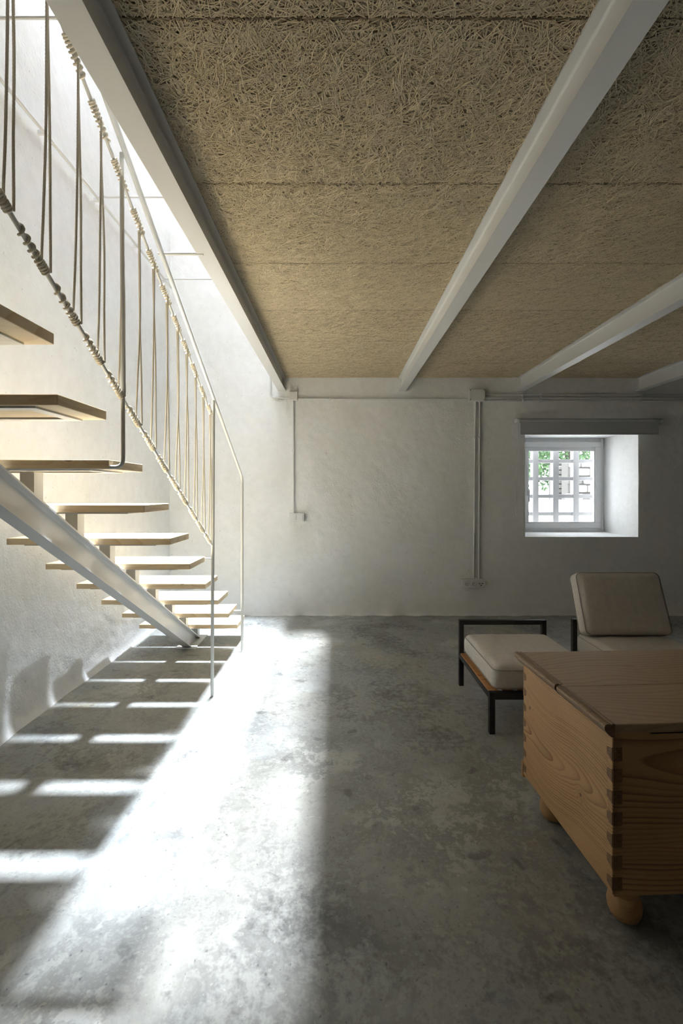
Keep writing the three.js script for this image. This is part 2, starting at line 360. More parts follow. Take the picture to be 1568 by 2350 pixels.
// ceiling of wood wool boards between the beams
const ceiling = sgroup('ceiling', 'ceiling of tan wood wool boards laid over steel beams');
obj('slab', bx(-0.6, ROOM_R + 0.3, CEIL + 0.026, CEIL + 0.24, -WALL - 0.1, BACK + 0.1), M.plain, ceiling);
{
  const rows = []; for (let k = -6; k <= 5; k++) rows.push([1.117 + 0.6 * k, Math.min(1.117 + 0.6 * (k + 1), WALL + 0.02)]);
  for (let b = 0; b < 5; b++) {
    const x0 = BEAMX[b] - (b ? 0 : 0.034) + 0.001, x1 = (b < 4 ? BEAMX[b + 1] : ROOM_R) - 0.001;
    for (const [d0, d1] of rows) {
      const panel = obj('ceiling_panel', new RoundedBoxGeometry(x1 - x0, 0.025, d1 - d0 - 0.003, 1, 0.002), M.panel, ceiling);
      panel.position.set((x0 + x1) / 2, CEIL + 0.0135, -(d0 + d1) / 2);
      metreUV(panel.geometry, x0, d0);
      // boards that the photograph shows, or nearly shows, carry their strands
      const xa = BEAMX[b] + FLW / 2 - 0.002, xb = Math.min((b < 4 ? BEAMX[b + 1] : ROOM_R) - FLW / 2 + 0.002, d1 * 0.9 + 0.3);
      if (d1 < 0.6 || xb <= xa + 0.02) continue;
      const da = d0 + 0.003, db = d1 - 0.003;
      // thousands of thin shaved strands: each a slightly curved, ridged ribbon, joined into one part of the board
      const n = Math.round((xb - xa) * (db - da) * (d0 > 2.8 ? 9000 : d0 > 0.4 ? 14500 : 8000)), pos = new Float32Array(n * 27), col = new Float32Array(n * 27), idx = new Uint32Array(n * 24);
      for (let i = 0; i < n; i++) {
        const L = rr(0.030, 0.078), w = rr(0.0008, 0.0014), a = rnd() * Math.PI * 2, ca = Math.cos(a), sa = Math.sin(a), hx = Math.abs(ca) * L / 2, hz = Math.abs(sa) * L / 2;
        const cx = clamp(rr(xa, xb), xa + hx, Math.max(xa + hx, xb - hx)) - panel.position.x, cz = -clamp(rr(da, db), da + hz, Math.max(da + hz, db - hz)) - panel.position.z;
        const cy = CEIL - Math.pow(rnd(), 0.8) * 0.0056 + 0.0006 - panel.position.y, tilt = rr(-0.035, 0.035), roll = rr(-0.25, 0.25), bend = rr(-0.09, 0.09) * L;
        const t = rr(0.88, 1.06), tr = [t, t * rr(0.97, 1.01), t * rr(0.9, 1.02)];
        for (let j = 0; j < 3; j++) for (let q = 0; q < 3; q++) {
          const u = (j - 1) * L / 2, v = (q - 1) * w + (j === 1 ? bend : 0), o = i * 27 + (j * 3 + q) * 3;
          pos[o] = cx + u * ca - v * sa; pos[o + 1] = cy + u * tilt + (q - 1) * w * roll - (q === 1 ? 0.0009 : 0); pos[o + 2] = cz + u * sa + v * ca;
          col[o] = tr[0]; col[o + 1] = tr[1]; col[o + 2] = tr[2];
        }
        for (let j = 0; j < 2; j++) for (let q = 0; q < 2; q++) { const v0 = i * 9 + j * 3 + q; idx.set([v0, v0 + 3, v0 + 1, v0 + 1, v0 + 3, v0 + 4], i * 24 + (j * 2 + q) * 6); }
      }
      const sg = new THREE.BufferGeometry();
      sg.setAttribute('position', new THREE.BufferAttribute(pos, 3)); sg.setAttribute('color', new THREE.BufferAttribute(col, 3)); sg.setIndex(new THREE.BufferAttribute(idx, 1)); sg.computeVertexNormals();
      // ribbons look down: turn the faces whose normals point up
      if (sg.attributes.normal.getY(1) > 0) { for (let k = 0; k < idx.length; k += 3) { const x = idx[k + 1]; idx[k + 1] = idx[k + 2]; idx[k + 2] = x; } sg.computeVertexNormals(); }
      const im = new THREE.Mesh(sg, M.strand);
      im.name = 'wood_wool_strands'; im.userData.kind = 'stuff'; im.castShadow = im.receiveShadow = true;
      panel.add(im);
    }
  }
}
// roof: an open strip beside the stair wall lets the sun in; a tall grey-lined shaft over the stairs carries the frosted rooflight
{
  const OP = { x0: LEFT, x1: -1.0, d0: 1.70, d1: WALL }, SH = { x0: -1.0, x1: -0.25, d0: 2.72, d1: 4.06 };
  const y0 = ROOFH, y1 = ROOFH + 0.2, xb = ROOM_R + 0.1, t = 0.08;
  struct(obj('ceiling_upper', [bx(LEFT - 0.1, xb, y0, y1, -OP.d0, BACK + 0.1), bx(SH.x0, xb, y0, y1, -SH.d0, -OP.d0), bx(SH.x1, xb, y0, y1, -WALL - 0.1, -SH.d0), bx(SH.x0, SH.x1, y0, y1, -WALL - 0.1, -SH.d1)], M.plain), 'white roof over the upper floor');
  const rl = sgroup('window_3', 'long glazed rooflight strip beside the stair wall');
  obj('pane', bx(OP.x0, OP.x1 - t, y1 + 0.01, y1 + 0.016, -OP.d1, -OP.d0), phys({ color: lin(0.78, 0.78, 0.78), transmission: 1, roughness: 0.0, thickness: 0, ior: 1.45 }), rl);
  const ys = ROOF.y + 0.05;
  struct(obj('wall_shaft', [bx(SH.x0 - t, SH.x0, y0, ys, -SH.d1 - t, -SH.d0 + t), bx(SH.x1, SH.x1 + t, y0, ys, -SH.d1 - t, -SH.d0 + t), bx(SH.x0, SH.x1, y0, ys, -SH.d0, -SH.d0 + t), bx(SH.x0, SH.x1, y0, ys, -SH.d1 - t, -SH.d1)], M.lining), 'grey lined light shaft over the stairs');
  struct(obj('ceiling_shaft', [bx(SH.x0, ROOF.x0, ROOF.y, ys, -SH.d1, -SH.d0), bx(ROOF.x1, SH.x1, ROOF.y, ys, -SH.d1, -SH.d0), bx(ROOF.x0, ROOF.x1, ROOF.y, ys, -ROOF.d0, -SH.d0), bx(ROOF.x0, ROOF.x1, ROOF.y, ys, -SH.d1, -ROOF.d1)], M.plain), 'top of the light shaft');
  const g = sgroup('window_2', 'frosted rooflight at the top of the light shaft');
  obj('pane', bx(ROOF.x0 - 0.02, ROOF.x1 + 0.02, ys, ys + 0.02, -ROOF.d1 - 0.02, -ROOF.d0 + 0.02), std({ color: lin(0.8, 0.8, 0.8), roughness: 0.9, emissive: lin(1, 1, 1), emissiveIntensity: 3 }), g);
  obj('frame', [bx(ROOF.x0 - 0.06, ROOF.x1 + 0.06, ys, ys + 0.05, -ROOF.d1 - 0.06, -ROOF.d1 - 0.02), bx(ROOF.x0 - 0.06, ROOF.x1 + 0.06, ys, ys + 0.05, -ROOF.d0 + 0.02, -ROOF.d0 + 0.06), bx(ROOF.x0 - 0.06, ROOF.x0 - 0.02, ys, ys + 0.05, -ROOF.d1 - 0.02, -ROOF.d0 + 0.02), bx(ROOF.x1 + 0.02, ROOF.x1 + 0.06, ys, ys + 0.05, -ROOF.d1 - 0.02, -ROOF.d0 + 0.02)], M.steel, g);
}

// ---------------------------------------------------------------- staircase
const GO = 0.2976, RISE = 0.169, TX0 = -1.6, TX1 = -0.81, TCX = -1.205, TTH = 0.032;
const stair = thing('staircase', 'open staircase of pine treads on a single sloping white steel stringer', 'staircase', [TCX, 0, -3.85]);
const toStair = (x, y, d) => V(x - TCX, y, -d + 3.85);
{
  const topY = (d) => 0.0436 + 0.574 * (3.865 - d);
  const treadGeos = [0, 1, 2, 3].map((k) => { const g = new RoundedBoxGeometry(TX1 - TX0, TTH, 0.282, 2, 0.0025); return metreUV(g, k * 0.37 + 0.2, k * 0.23 + 0.1); });
  const frameGeo = mergeGeometries([[-0.32, 0.32, 0.085, 0.125], [-0.32, 0.32, -0.125, -0.085], [-0.32, -0.28, -0.085, 0.085], [0.28, 0.32, -0.085, 0.085]].map(([a, b, c, d]) => clean(bx(a, b, -0.006, 0, c, d, 0.001))));
  for (let k = 10; k >= -3; k--) {
    const y = 0.1776 + RISE * (10 - k), d = 3.713 - GO * (10 - k), mid = toStair(TCX, y - TTH / 2, d + 0.141);
    const t = obj('tread', treadGeos[(k + 8) % 4], M.tread, stair);
    t.position.copy(mid);
    const fr = obj('tread_frame', frameGeo, M.steel, t); fr.position.set(0, -TTH / 2, 0);
    const dp = d + 0.185, p0 = toStair(TCX, topY(dp + 0.03) + 0.002, dp), p1 = toStair(TCX, y - TTH - 0.006, dp);
    const pg = bx(-0.0275, 0.0275, p0.y, p1.y, p0.z - 0.0275, p0.z + 0.0275), pp = pg.attributes.position;
    for (let i = 0; i < pp.count; i++) if (pp.getY(i) < (p0.y + p1.y) / 2) pp.setY(i, topY(3.85 - pp.getZ(i)) - 0.001);   // foot follows the stringer
    pg.computeVertexNormals();
    obj('tread_post', pg, M.steel, stair);
  }
  // stringer
  const hgt = 0.122, ang = Math.atan(0.574), dA = 3.95, dB = -0.2, L = (dA - dB) / Math.cos(ang);
  const g = new THREE.ExtrudeGeometry(iProfile(0.068, hgt, 0.0075, 0.006, 0.009), { depth: L, bevelEnabled: false, curveSegments: 5 });
  g.translate(0, -hgt, 0); g.rotateX(-ang);
  const a = toStair(TCX, topY(dA), dA); g.translate(a.x, a.y, a.z);
  // the foot is cut level with the floor
  const p = g.attributes.position;
  for (let i = 0; i < p.count; i++) if (p.getY(i) < 0.008) { const over = 0.008 - p.getY(i); p.setY(i, 0.008); p.setZ(i, p.getZ(i) + over / 0.574); }
  g.computeVertexNormals();
  const s = obj('stringer', g, M.steel, stair);
  obj('base_plate', bx(-0.085, 0.075, 0, 0.009, -0.15, 0.20, 0.002), M.steel, stair);
}

// ---------------------------------------------------------------- railing
const RX = -0.752, ROPEX = -0.768;
const railY = (d) => 1.376 + 0.552 * (3.563 - d), upY = (d) => railY(d) - 0.085, lowY = (d) => 0.925 + 0.567 * (2.8 - d);
{
  const r = thing('stair_railing', 'thin white tube stair railing with two slim rods for the ropes', 'railing', [RX, 0, -3.6]);
  const T = (x, y, d) => V(x - RX, y, -d + 3.6);
  obj('handrail', bentTube([T(RX + 0.004, 0, 3.6), T(RX + 0.004, 1.36, 3.6), T(RX, railY(0.1), 0.1)], 0.0105, 0.05, 14), M.rail, r);
  obj('post', bentTube([T(RX - 0.016, 0, 2.815), T(RX - 0.01, 0.9, 2.805), T(RX - 0.002, railY(2.79) - 0.004, 2.79)], 0.0105, 0.05, 14), M.rail, r);
  obj('upper_rod', bentTube([T(ROPEX, upY(2.75), 2.75), T(ROPEX, upY(1.8), 1.8), T(ROPEX, upY(0.1), 0.1)], 0.0058), M.rail, r);
  obj('lower_rod', bentTube([T(ROPEX, lowY(2.8), 2.8), T(ROPEX, lowY(0.1), 0.1)], 0.006), M.rail, r);
  obj('bent_support', bentTube([T(RX - 0.012, railY(1.63), 1.63), T(RX - 0.012, 1.335, 1.64), T(-1.2, 1.330, 1.64)], 0.0075, 0.03), M.rail, r);
  obj('beam_tie', bentTube([T(ROPEX, 2.262, 1.97), T(-0.575, 2.262, 1.97)], 0.007), M.rail, r);
  obj('tread_bracket', bentTube([T(-0.86, 0.846, 2.80), T(-0.768, 0.838, 2.81)], 0.005), M.rail, r);
  obj('tread_bracket', bentTube([T(-0.86, 0.318, 3.60), T(-0.75, 0.318, 3.60)], 0.005), M.rail, r);
  for (const [x, d] of [[RX + 0.004, 3.6], [RX - 0.016, 2.815]]) { const c = new THREE.CylinderGeometry(0.0145, 0.016, 0.004, 20); c.translate(x - RX, 0.002, -d + 3.6); obj('foot_plate', c, M.rail, r); }
}
// ropes looped between the two rods
const ORD = ['first', 'second', 'third', 'fourth', 'fifth', 'sixth', 'seventh', 'eighth', 'ninth', 'tenth', 'eleventh', 'twelfth', 'thirteenth'];
const RR = 0.0033;
const twist = (pitch, ph) => (i, th, len) => RR * (0.88 + 0.24 * Math.abs(Math.cos(1.5 * (th - len / pitch * Math.PI * 2 / 1 + ph))));
function ropeGeo(pts) { const ph = rnd() * 6; return sweep(pts, twist(0.030, ph), 9, true); }
function resample(curve, step) { const n = Math.max(6, Math.round(curve.getLength() / step)); return curve.getSpacedPoints(n); }
for (let k = 0; k < 13; k++) {
  const d = 2.765 - 0.1411 * k + rr(-0.006, 0.006), yl = lowY(d), near = d < 2;
  const root = thing('rope_loop', 'jute rope loop of the stair railing, ' + ORD[k] + ' counting up from the lower railing post', 'rope', [ROPEX, yl, -d], 0, 'rope loops of the stair railing');
  const Q = (x, y, dd) => V(x, y - yl, -(dd - d));
  const step = near ? 0.0035 : 0.005;
  const sag = rr(-0.004, 0.004), ta = rr(0.010, 0.016), tb = rr(0.018, 0.026);
  // two hanging strands meeting in a U under the lower rod
  const A = d - ta, B = d + tb, ua = upY(A), ub = upY(B), off = 0.0095;
  const s1 = new THREE.CatmullRomCurve3([Q(off, ua - 0.004, A), Q(off * 0.9, ua - 0.08, A + 0.001), Q(0.004 + sag, lerp(ua, yl, 0.5), lerp(A, d, 0.45)), Q(-0.004, yl + 0.16, d - 0.003), Q(-0.009, yl + 0.03, d - 0.002), Q(-0.0095, lowY(d) - 0.002, d + 0.001)], false, 'centripetal');
  const s2 = new THREE.CatmullRomCurve3([Q(-off, ub - 0.004, B), Q(-off * 0.8, ub - 0.08, B - 0.001), Q(0.002 - sag, lerp(ub, yl, 0.5), lerp(B, d + 0.008, 0.5)), Q(0.007, yl + 0.16, d + 0.008), Q(0.0085, yl + 0.04, d + 0.007), Q(0.0092, lowY(d + 0.006) + 0.004, d + 0.006)], false, 'centripetal');
  obj('strand', ropeGeo(resample(s1, step)), M.rope, root);
  obj('strand', ropeGeo(resample(s2, step)), M.rope, root);
  // wraps: helices round the rods, tight near the knot and loose away from it
  const helix = (yf, d0, d1, turns, rad, ease, rev, seg) => {
    const pts = [], n = Math.round(turns * seg), slope = Math.atan(0.56);
    for (let i = 0; i <= n; i++) {
      const t = i / n, s = ease(t), dd = lerp(d0, d1, s), a = t * turns * Math.PI * 2 * rev + 0.6, c = Math.cos(a) * rad * (1 + 0.06 * Math.sin(i * 1.7)), up = Math.sin(a) * rad;
      pts.push(Q(c, yf(dd) + up * Math.cos(slope), dd + up * Math.sin(slope)));
    }
    return pts;
  };
  const seg = near ? 20 : 14;
  obj('lower_wrap', ropeGeo(helix(lowY, d + 0.004, d - rr(0.098, 0.112), rr(8.2, 9.6), 0.0092, (t) => 0.55 * t * t * t + 0.45 * t, 1, seg)), M.rope, root);
  obj('upper_wrap', ropeGeo(helix(upY, d - rr(0.05, 0.06), d + rr(0.028, 0.04), rr(8, 9.2), 0.0091, (t) => 0.5 * t * t + 0.5 * t, -1, seg)), M.rope, root);
}

// ---------------------------------------------------------------- pipes on the upper stair wall and over the stairwell
{
  const y = 3.27;
  const p = thing('stairwell_guard', 'thin white pipe frame high over the stairwell, clipped to the stair wall', 'guard rail', [LEFT, y, -3.2]);
  obj('wall_pipe', bentTube([V(0.035, 0, 3.0), V(0.035, 0, -1.38)], 0.010), M.pvc, p);
  for (let d = 1.4; d < 4.6; d += 0.6) obj('pipe_clip', bx(-0.02, 0.05, -0.012, 0.012, -d + 3.2 - 0.008, -d + 3.2 + 0.008, 0.002), M.pvc, p);
  for (const d of [1.97, 3.17, 4.39]) {
    obj('cross_rod', bentTube([V(0.035, 0, 3.2 - d), V(1.22, 0, 3.2 - d)], 0.007), M.pvc, p);
    obj('guard_post', bentTube([V(1.22, 2.66 - y, 3.2 - d), V(1.22, 0.02, 3.2 - d)], 0.010), M.pvc, p);
  }
  obj('guard_rail', bentTube([V(1.22, 0.02, 3.0), V(1.22, 0.02, -1.38)], 0.010), M.pvc, p);
}

// ---------------------------------------------------------------- electric conduits, boxes, switch, sockets on the far wall
const S = 0.00438;
const wx = (px) => (px - 776) * S, wy = (py) => EYE - (py - 1128) * S, ZW = -WALL + 0.004;
function conduit(label, pts, clips, r = 0.0085) {
  const g = thing('conduit', label, 'conduit', [pts[0].x, pts[0].y, ZW], 0);
  obj('tube', bentTube(pts.map((p) => p.clone().sub(g.position)), r, 0.05), M.pvc, g);
  for (const [x, y, vert] of clips) {
    const c = vert ? bx(-0.013, 0.013, -0.006, 0.006, -0.006, 0.019, 0.002) : bx(-0.006, 0.006, -0.013, 0.013, -0.006, 0.019, 0.002);
    const m = obj('clip', c, M.pvc, g); m.position.set(x - g.position.x, y - g.position.y, 0);
  }
  return g;
}
const zc = ZW + 0.009;
conduit('thin white conduit running level between the small and the large junction box', [V(wx(680), wy(915.5), zc), V(wx(1076), wy(916.5), zc)], [[wx(758), wy(915.6)], [wx(990), wy(916.2)]]);
conduit('short white conduit with an elbow rising left of the small junction box', [V(wx(668), wy(914), zc), V(wx(621), wy(913), zc), V(wx(620), wy(700), zc)], [[wx(636), wy(913.3)]]);
conduit('vertical white conduit dropping from the small junction box to the light switch', [V(wx(674), wy(916), zc), V(wx(674.5), wy(1180), zc)], [[wx(674), wy(1035), 1]]);
conduit('left of two vertical white conduits above the wall sockets', [V(wx(1091), wy(918), zc), V(wx(1086.5), wy(1332), zc)], [[wx(1089.5), wy(1005), 1], [wx(1088), wy(1226), 1]]);
conduit('right of two vertical white conduits above the wall sockets', [V(wx(1100.5), wy(918), zc), V(wx(1098.5), wy(1332), zc)], [[wx(1100), wy(1005), 1]]);
[906, 913, 920].forEach((y, i) => conduit(['top', 'middle', 'bottom'][i] + ' one of three parallel white conduits above the roller blind', [V(wx(1106), wy(y), zc), V(wx(1700), wy(y + 1), zc)], [[wx(1199), wy(y)], [wx(1240), wy(y)], [wx(1471), wy(y + 0.6)]], 0.0075));
{
  const b = thing('junction_box', 'small square white junction box below the stairwell beam', 'junction box', [wx(674), wy(910), ZW]);
  obj('body', bx(-0.043, 0.043, -0.043, 0.043, -0.01, 0.032, 0.004), M.pvc, b); obj('cover', bx(-0.0415, 0.0415, -0.0415, 0.0415, 0.033, 0.040, 0.003), M.pvc, b);
  const c = thing('junction_box', 'large rectangular white junction box where the conduits meet', 'junction box', [wx(1092), wy(909), ZW]);
  obj('body', bx(-0.082, 0.078, -0.058, 0.058, -0.01, 0.045, 0.004), M.pvc, c); obj('cover', bx(-0.08, 0.076, -0.056, 0.056, 0.046, 0.060, 0.004), M.pvc, c);
  for (const [x, y] of [[-0.07, 0.047], [-0.07, -0.047], [0.067, 0.047], [0.067, -0.047]]) { const k = new THREE.CylinderGeometry(0.004, 0.004, 0.004, 12); k.rotateX(Math.PI / 2); k.translate(x, y, 0.060); obj('screw', k, M.dark, c); }
  const s = thing('light_switch', 'white double light switch on the far wall beside the stairs', 'switch', [wx(682), wy(1187), ZW]);
  obj('back_box', bx(-0.077, 0.077, -0.041, 0.041, -0.01, 0.030, 0.004), M.pvc, s); obj('plate', bx(-0.075, 0.075, -0.039, 0.039, 0.031, 0.038, 0.003), M.pvcFrame, s);
  obj('rocker', bx(-0.062, -0.006, -0.028, 0.028, 0.038, 0.044, 0.003), M.pvcFrame, s); obj('rocker', bx(0.006, 0.062, -0.028, 0.028, 0.038, 0.044, 0.003), M.pvcFrame, s);
  const k = thing('wall_socket', 'white triple wall socket with two power outlets and an aerial outlet', 'socket', [wx(1084.5), wy(1337), ZW]);
  obj('back_box', bx(-0.114, 0.111, -0.043, 0.043, -0.01, 0.036, 0.004), M.pvc, k); obj('plate', bx(-0.112, 0.110, -0.0425, 0.0425, 0.037, 0.045, 0.003), M.pvcFrame, k);
  for (const x of [-0.0715, -0.0005]) {
    const o = obj('outlet', bx(x - 0.0275, x + 0.0275, -0.0275, 0.0275, 0.045, 0.048, 0.002), M.pvcFrame, k);
    const ring = new THREE.LatheGeometry([[0.0, -0.012], [0.0175, -0.012], [0.0195, 0.0015], [0.0225, 0.0015], [0.0225, 0]].map(([a, b]) => new THREE.Vector2(a, b)), 28); ring.rotateX(Math.PI / 2); ring.translate(x, 0, 0.0605);
    obj('outlet_well', ring, M.pvc, o);
    for (const s2 of [-1, 1]) { const h = new THREE.CylinderGeometry(0.0028, 0.0028, 0.002, 12); h.rotateX(Math.PI / 2); h.translate(x + s2 * 0.0085, 0, 0.0495); obj('pin_hole', h, M.dark, o); }
  }
  const a = obj('aerial_outlet', bx(0.071 - 0.0275, 0.071 + 0.0275, -0.0275, 0.0275, 0.045, 0.048, 0.002), M.pvcFrame, k);
  for (const [x, y, r] of [[-0.015, 0.001, 0.0055], [0.015, 0.001, 0.0055], [0.001, -0.017, 0.006], [0.001, 0.002, 0.0018]]) { const h = new THREE.CylinderGeometry(r, r, 0.003, 16); h.rotateX(Math.PI / 2); h.translate(0.071 + x, y, 0.0485); obj('aerial_hole', h, M.dark, a); }
}

// ---------------------------------------------------------------- window, grille, blind
{
  const w = sgroup('window_1', 'small white window with one sash, set deep in the far wall');
  const zf = -5.25, x0 = 2.06, x1 = WIN.x1, y0 = WIN.y0 - 0.002, y1 = WIN.y1 + 0.002;
  const frame = (a, b, c, d, t, z0, z1, r) => [bx(a, b, d - t, d, z0, z1, r), bx(a, b, c, c + t, z0, z1, r), bx(a, a + t, c + t, d - t, z0, z1, r), bx(b - t, b, c + t, d - t, z0, z1, r)];
  obj('frame', [...frame(x0, x1, y0, y1, 0.055, zf - 0.05, zf, 0.003), bx(WIN.x0 - 0.02, x0, y0, y1, zf - 0.05, zf - 0.005)], M.pvcFrame, w);
  const a = x0 + 0.04, b = x1 - 0.045, c = y0 + 0.045, d = y1 - 0.045;
  const sash = obj('sash', frame(a, b, c, d, 0.06, zf - 0.04, zf + 0.018, 0.004), M.pvcFrame, w);
  obj('glazing_bead', frame(a + 0.058, b - 0.058, c + 0.058, d - 0.058, 0.012, zf - 0.03, zf + 0.006, 0.002), M.pvcFrame, sash);
  obj('vent_strip', bx(a + 0.07, b - 0.07, d - 0.105, d - 0.068, zf - 0.025, zf - 0.008, 0.003), M.pvcFrame, sash);
  obj('pane', bx(a + 0.06, b - 0.06, c + 0.06, d - 0.06, zf - 0.02, zf - 0.016), M.glass, sash);
  for (const y of [y1 - 0.07, y0 + 0.09]) { const h = new THREE.CylinderGeometry(0.009, 0.009, 0.11, 12); h.translate(b + 0.012, y, zf + 0.02); obj('hinge', h, M.pvcFrame, w); }
  obj('handle', [bx(a + 0.045, a + 0.07, 1.20, 1.28, zf + 0.018, zf + 0.026, 0.003), bx(a + 0.046, a + 0.062, 1.13, 1.27, zf + 0.045, zf + 0.058, 0.005), bx(a + 0.05, a + 0.064, 1.25, 1.265, zf + 0.02, zf + 0.05, 0.003)], M.pvcFrame, sash);
}
{
  const zg = -5.441, m = std({ color: lin(0.42, 0.42, 0.43), roughness: 0.7 });
  const g = thing('window_grille', 'white lattice grille of flat bars outside the small window', 'grille', [2.5, 0.6, zg]);
  const k = 5.46 / F, gx = (px) => (px - 776) * k, gy = (py) => EYE - (py - 1128) * k;
  for (let i = -1; i < 5; i++) { const c = gx(1228.5 + 46.3 * i) - 2.5; obj('upright_bar', bx(c - 0.034, c + 0.034, -0.05, 1.45, -0.075, 0, 0.003), m, g); }
  for (let i = -2; i < 5; i++) { const c = gy(1058.5 + 40.2 * i) - 0.6; obj('cross_bar', bx(-0.7, 0.9, c - 0.021, c + 0.021, -0.05, -0.012, 0.003), m, g); }
}
{
  const b = thing('roller_blind', 'grey roller blind pulled up above the small window', 'blind', [wx(1347), wy(967), ZW]);
  const c = new THREE.CylinderGeometry(0.021, 0.021, 1.405, 20); c.rotateZ(Math.PI / 2); c.translate(0, 0, 0.045); obj('roller', c, M.blindTube, b);
  obj('fabric', bx(-0.69, 0.68, -0.138, 0.006, 0.058, 0.0605), M.blind, b);
  obj('bottom_bar', bx(-0.69, 0.68, -0.142, -0.128, 0.055, 0.064, 0.003), M.blind, b);
  for (const s of [-1, 1]) { const e = new THREE.CylinderGeometry(0.023, 0.023, 0.02, 20); e.rotateZ(Math.PI / 2); e.translate(s * 0.712, 0, 0.045); obj('end_cap', [e, bx(s * 0.72 - 0.005, s * 0.72 + 0.005, -0.02, 0.02, -0.01, 0.05)], M.pvcFrame, b); }
  obj('cord_loop', tube([V(-0.716, 0, 0.068), V(-0.718, -0.3, 0.066), V(-0.735, -0.7, 0.062), V(-0.742, -0.88, 0.06), V(-0.722, -0.955, 0.06), V(-0.69, -0.93, 0.06), V(-0.688, -0.8, 0.062), V(-0.702, -0.4, 0.066), V(-0.706, 0, 0.068)], 0.003, 6, 80), M.pvcFrame, b);
}
// what lies beyond the window
{
  const ground = obj('garden_ground', bx(-6, 16, 0.0, 0.7, -16, -5.6), std({ color: lin(0.78, 0.76, 0.72), roughness: 0.95 })); struct(ground, 'pale paved yard outside the window');
  const stone = [0.14, 0.115, 0.05].map((k) => std({ color: lin(k, k * 0.97, k * 0.9), roughness: 0.95 }));
  const w = thing('stone_wall', 'pale rubble stone wall seen through the right of the window', 'wall', [5.5, 0.7, -9.5]);
  obj('mortar_core', bx(-0.75, 1.6, 0, 1.2, -0.3, -0.03), stone[2], w);
  const sg = [0, 1, 2].map((k) => new RoundedBoxGeometry(0.24 + 0.05 * k, 0.15, 0.1, 2, 0.03));
  for (let j = 0; j < 7; j++) for (let i = 0; i < 8; i++) { const m = obj('stone', sg[(i * 2 + j) % 3], stone[(i + j * 2) % 3], w); m.position.set(-0.62 + i * 0.295 + (j % 2) * 0.13, 0.09 + j * 0.172, -0.04 + rr(0, 0.02)); }
  tag(obj('parapet', bx(1.5, 8.5, 0.7, 1.1, -8.4, -8.2, 0.01), std({ color: lin(0.75, 0.74, 0.71), roughness: 0.95 })), 'low white garden parapet seen through the window', 'wall');
  const pl = thing('gate_pillar', 'pale brick pillar seen through the middle of the window', 'pillar', [4.95, 0.7, -10.2]);
  obj('core', bx(-0.2, 0.2, 0, 1.15, -0.2, 0.19), stone[2], pl);
  for (let j = 0; j < 11; j++) for (let i = 0; i < 2; i++) { const m = obj('brick', sg[0], stone[j % 2], pl); m.scale.set(0.82, 0.55, 1); m.position.set(-0.1 + 0.2 * i, 0.06 + j * 0.1, 0.17); }
  const leafMat = [std({ color: lin(0.045, 0.10, 0.04), roughness: 0.7 }), std({ color: lin(0.08, 0.15, 0.06), roughness: 0.7 })];
  [[4.4, -12.5, 1.9, 'left'], [6.3, -12.8, 2.1, 'middle'], [8.2, -13, 2.0, 'right']].forEach(([x, z, r, side]) => {
    const t = thing('garden_tree', 'leafy green tree outside, seen at the top ' + side + ' of the small window', 'tree', [x, 0.7, z], 0, 'garden trees');
    obj('trunk', bentTube([V(0, 0, 0), V(0.08, 1.2, 0), V(0, 2.2, 0.1)], 0.07), std({ color: lin(0.07, 0.055, 0.045), roughness: 0.9 }), t);
    const leaf = new THREE.SphereGeometry(0.06, 5, 3); leaf.scale(1, 0.25, 0.6);
    leafMat.forEach((m) => {
      const n = 2600, im = new THREE.InstancedMesh(leaf, m, n); im.name = 'foliage'; im.userData.kind = 'stuff';
      const mt = new THREE.Matrix4();
      for (let i = 0; i < n; i++) { const a = rnd() * 6.28, b = Math.acos(rr(-1, 1)), q = r * Math.cbrt(0.1 + 0.9 * rnd()); mt.makeRotationFromEuler(new THREE.Euler(rnd() * 6, rnd() * 6, rnd() * 6)); mt.setPosition(Math.cos(a) * Math.sin(b) * q, 2.45 + Math.cos(b) * q * 0.95, Math.sin(a) * Math.sin(b) * q); im.setMatrixAt(i, mt); }
      t.add(im);
    });
  });
}

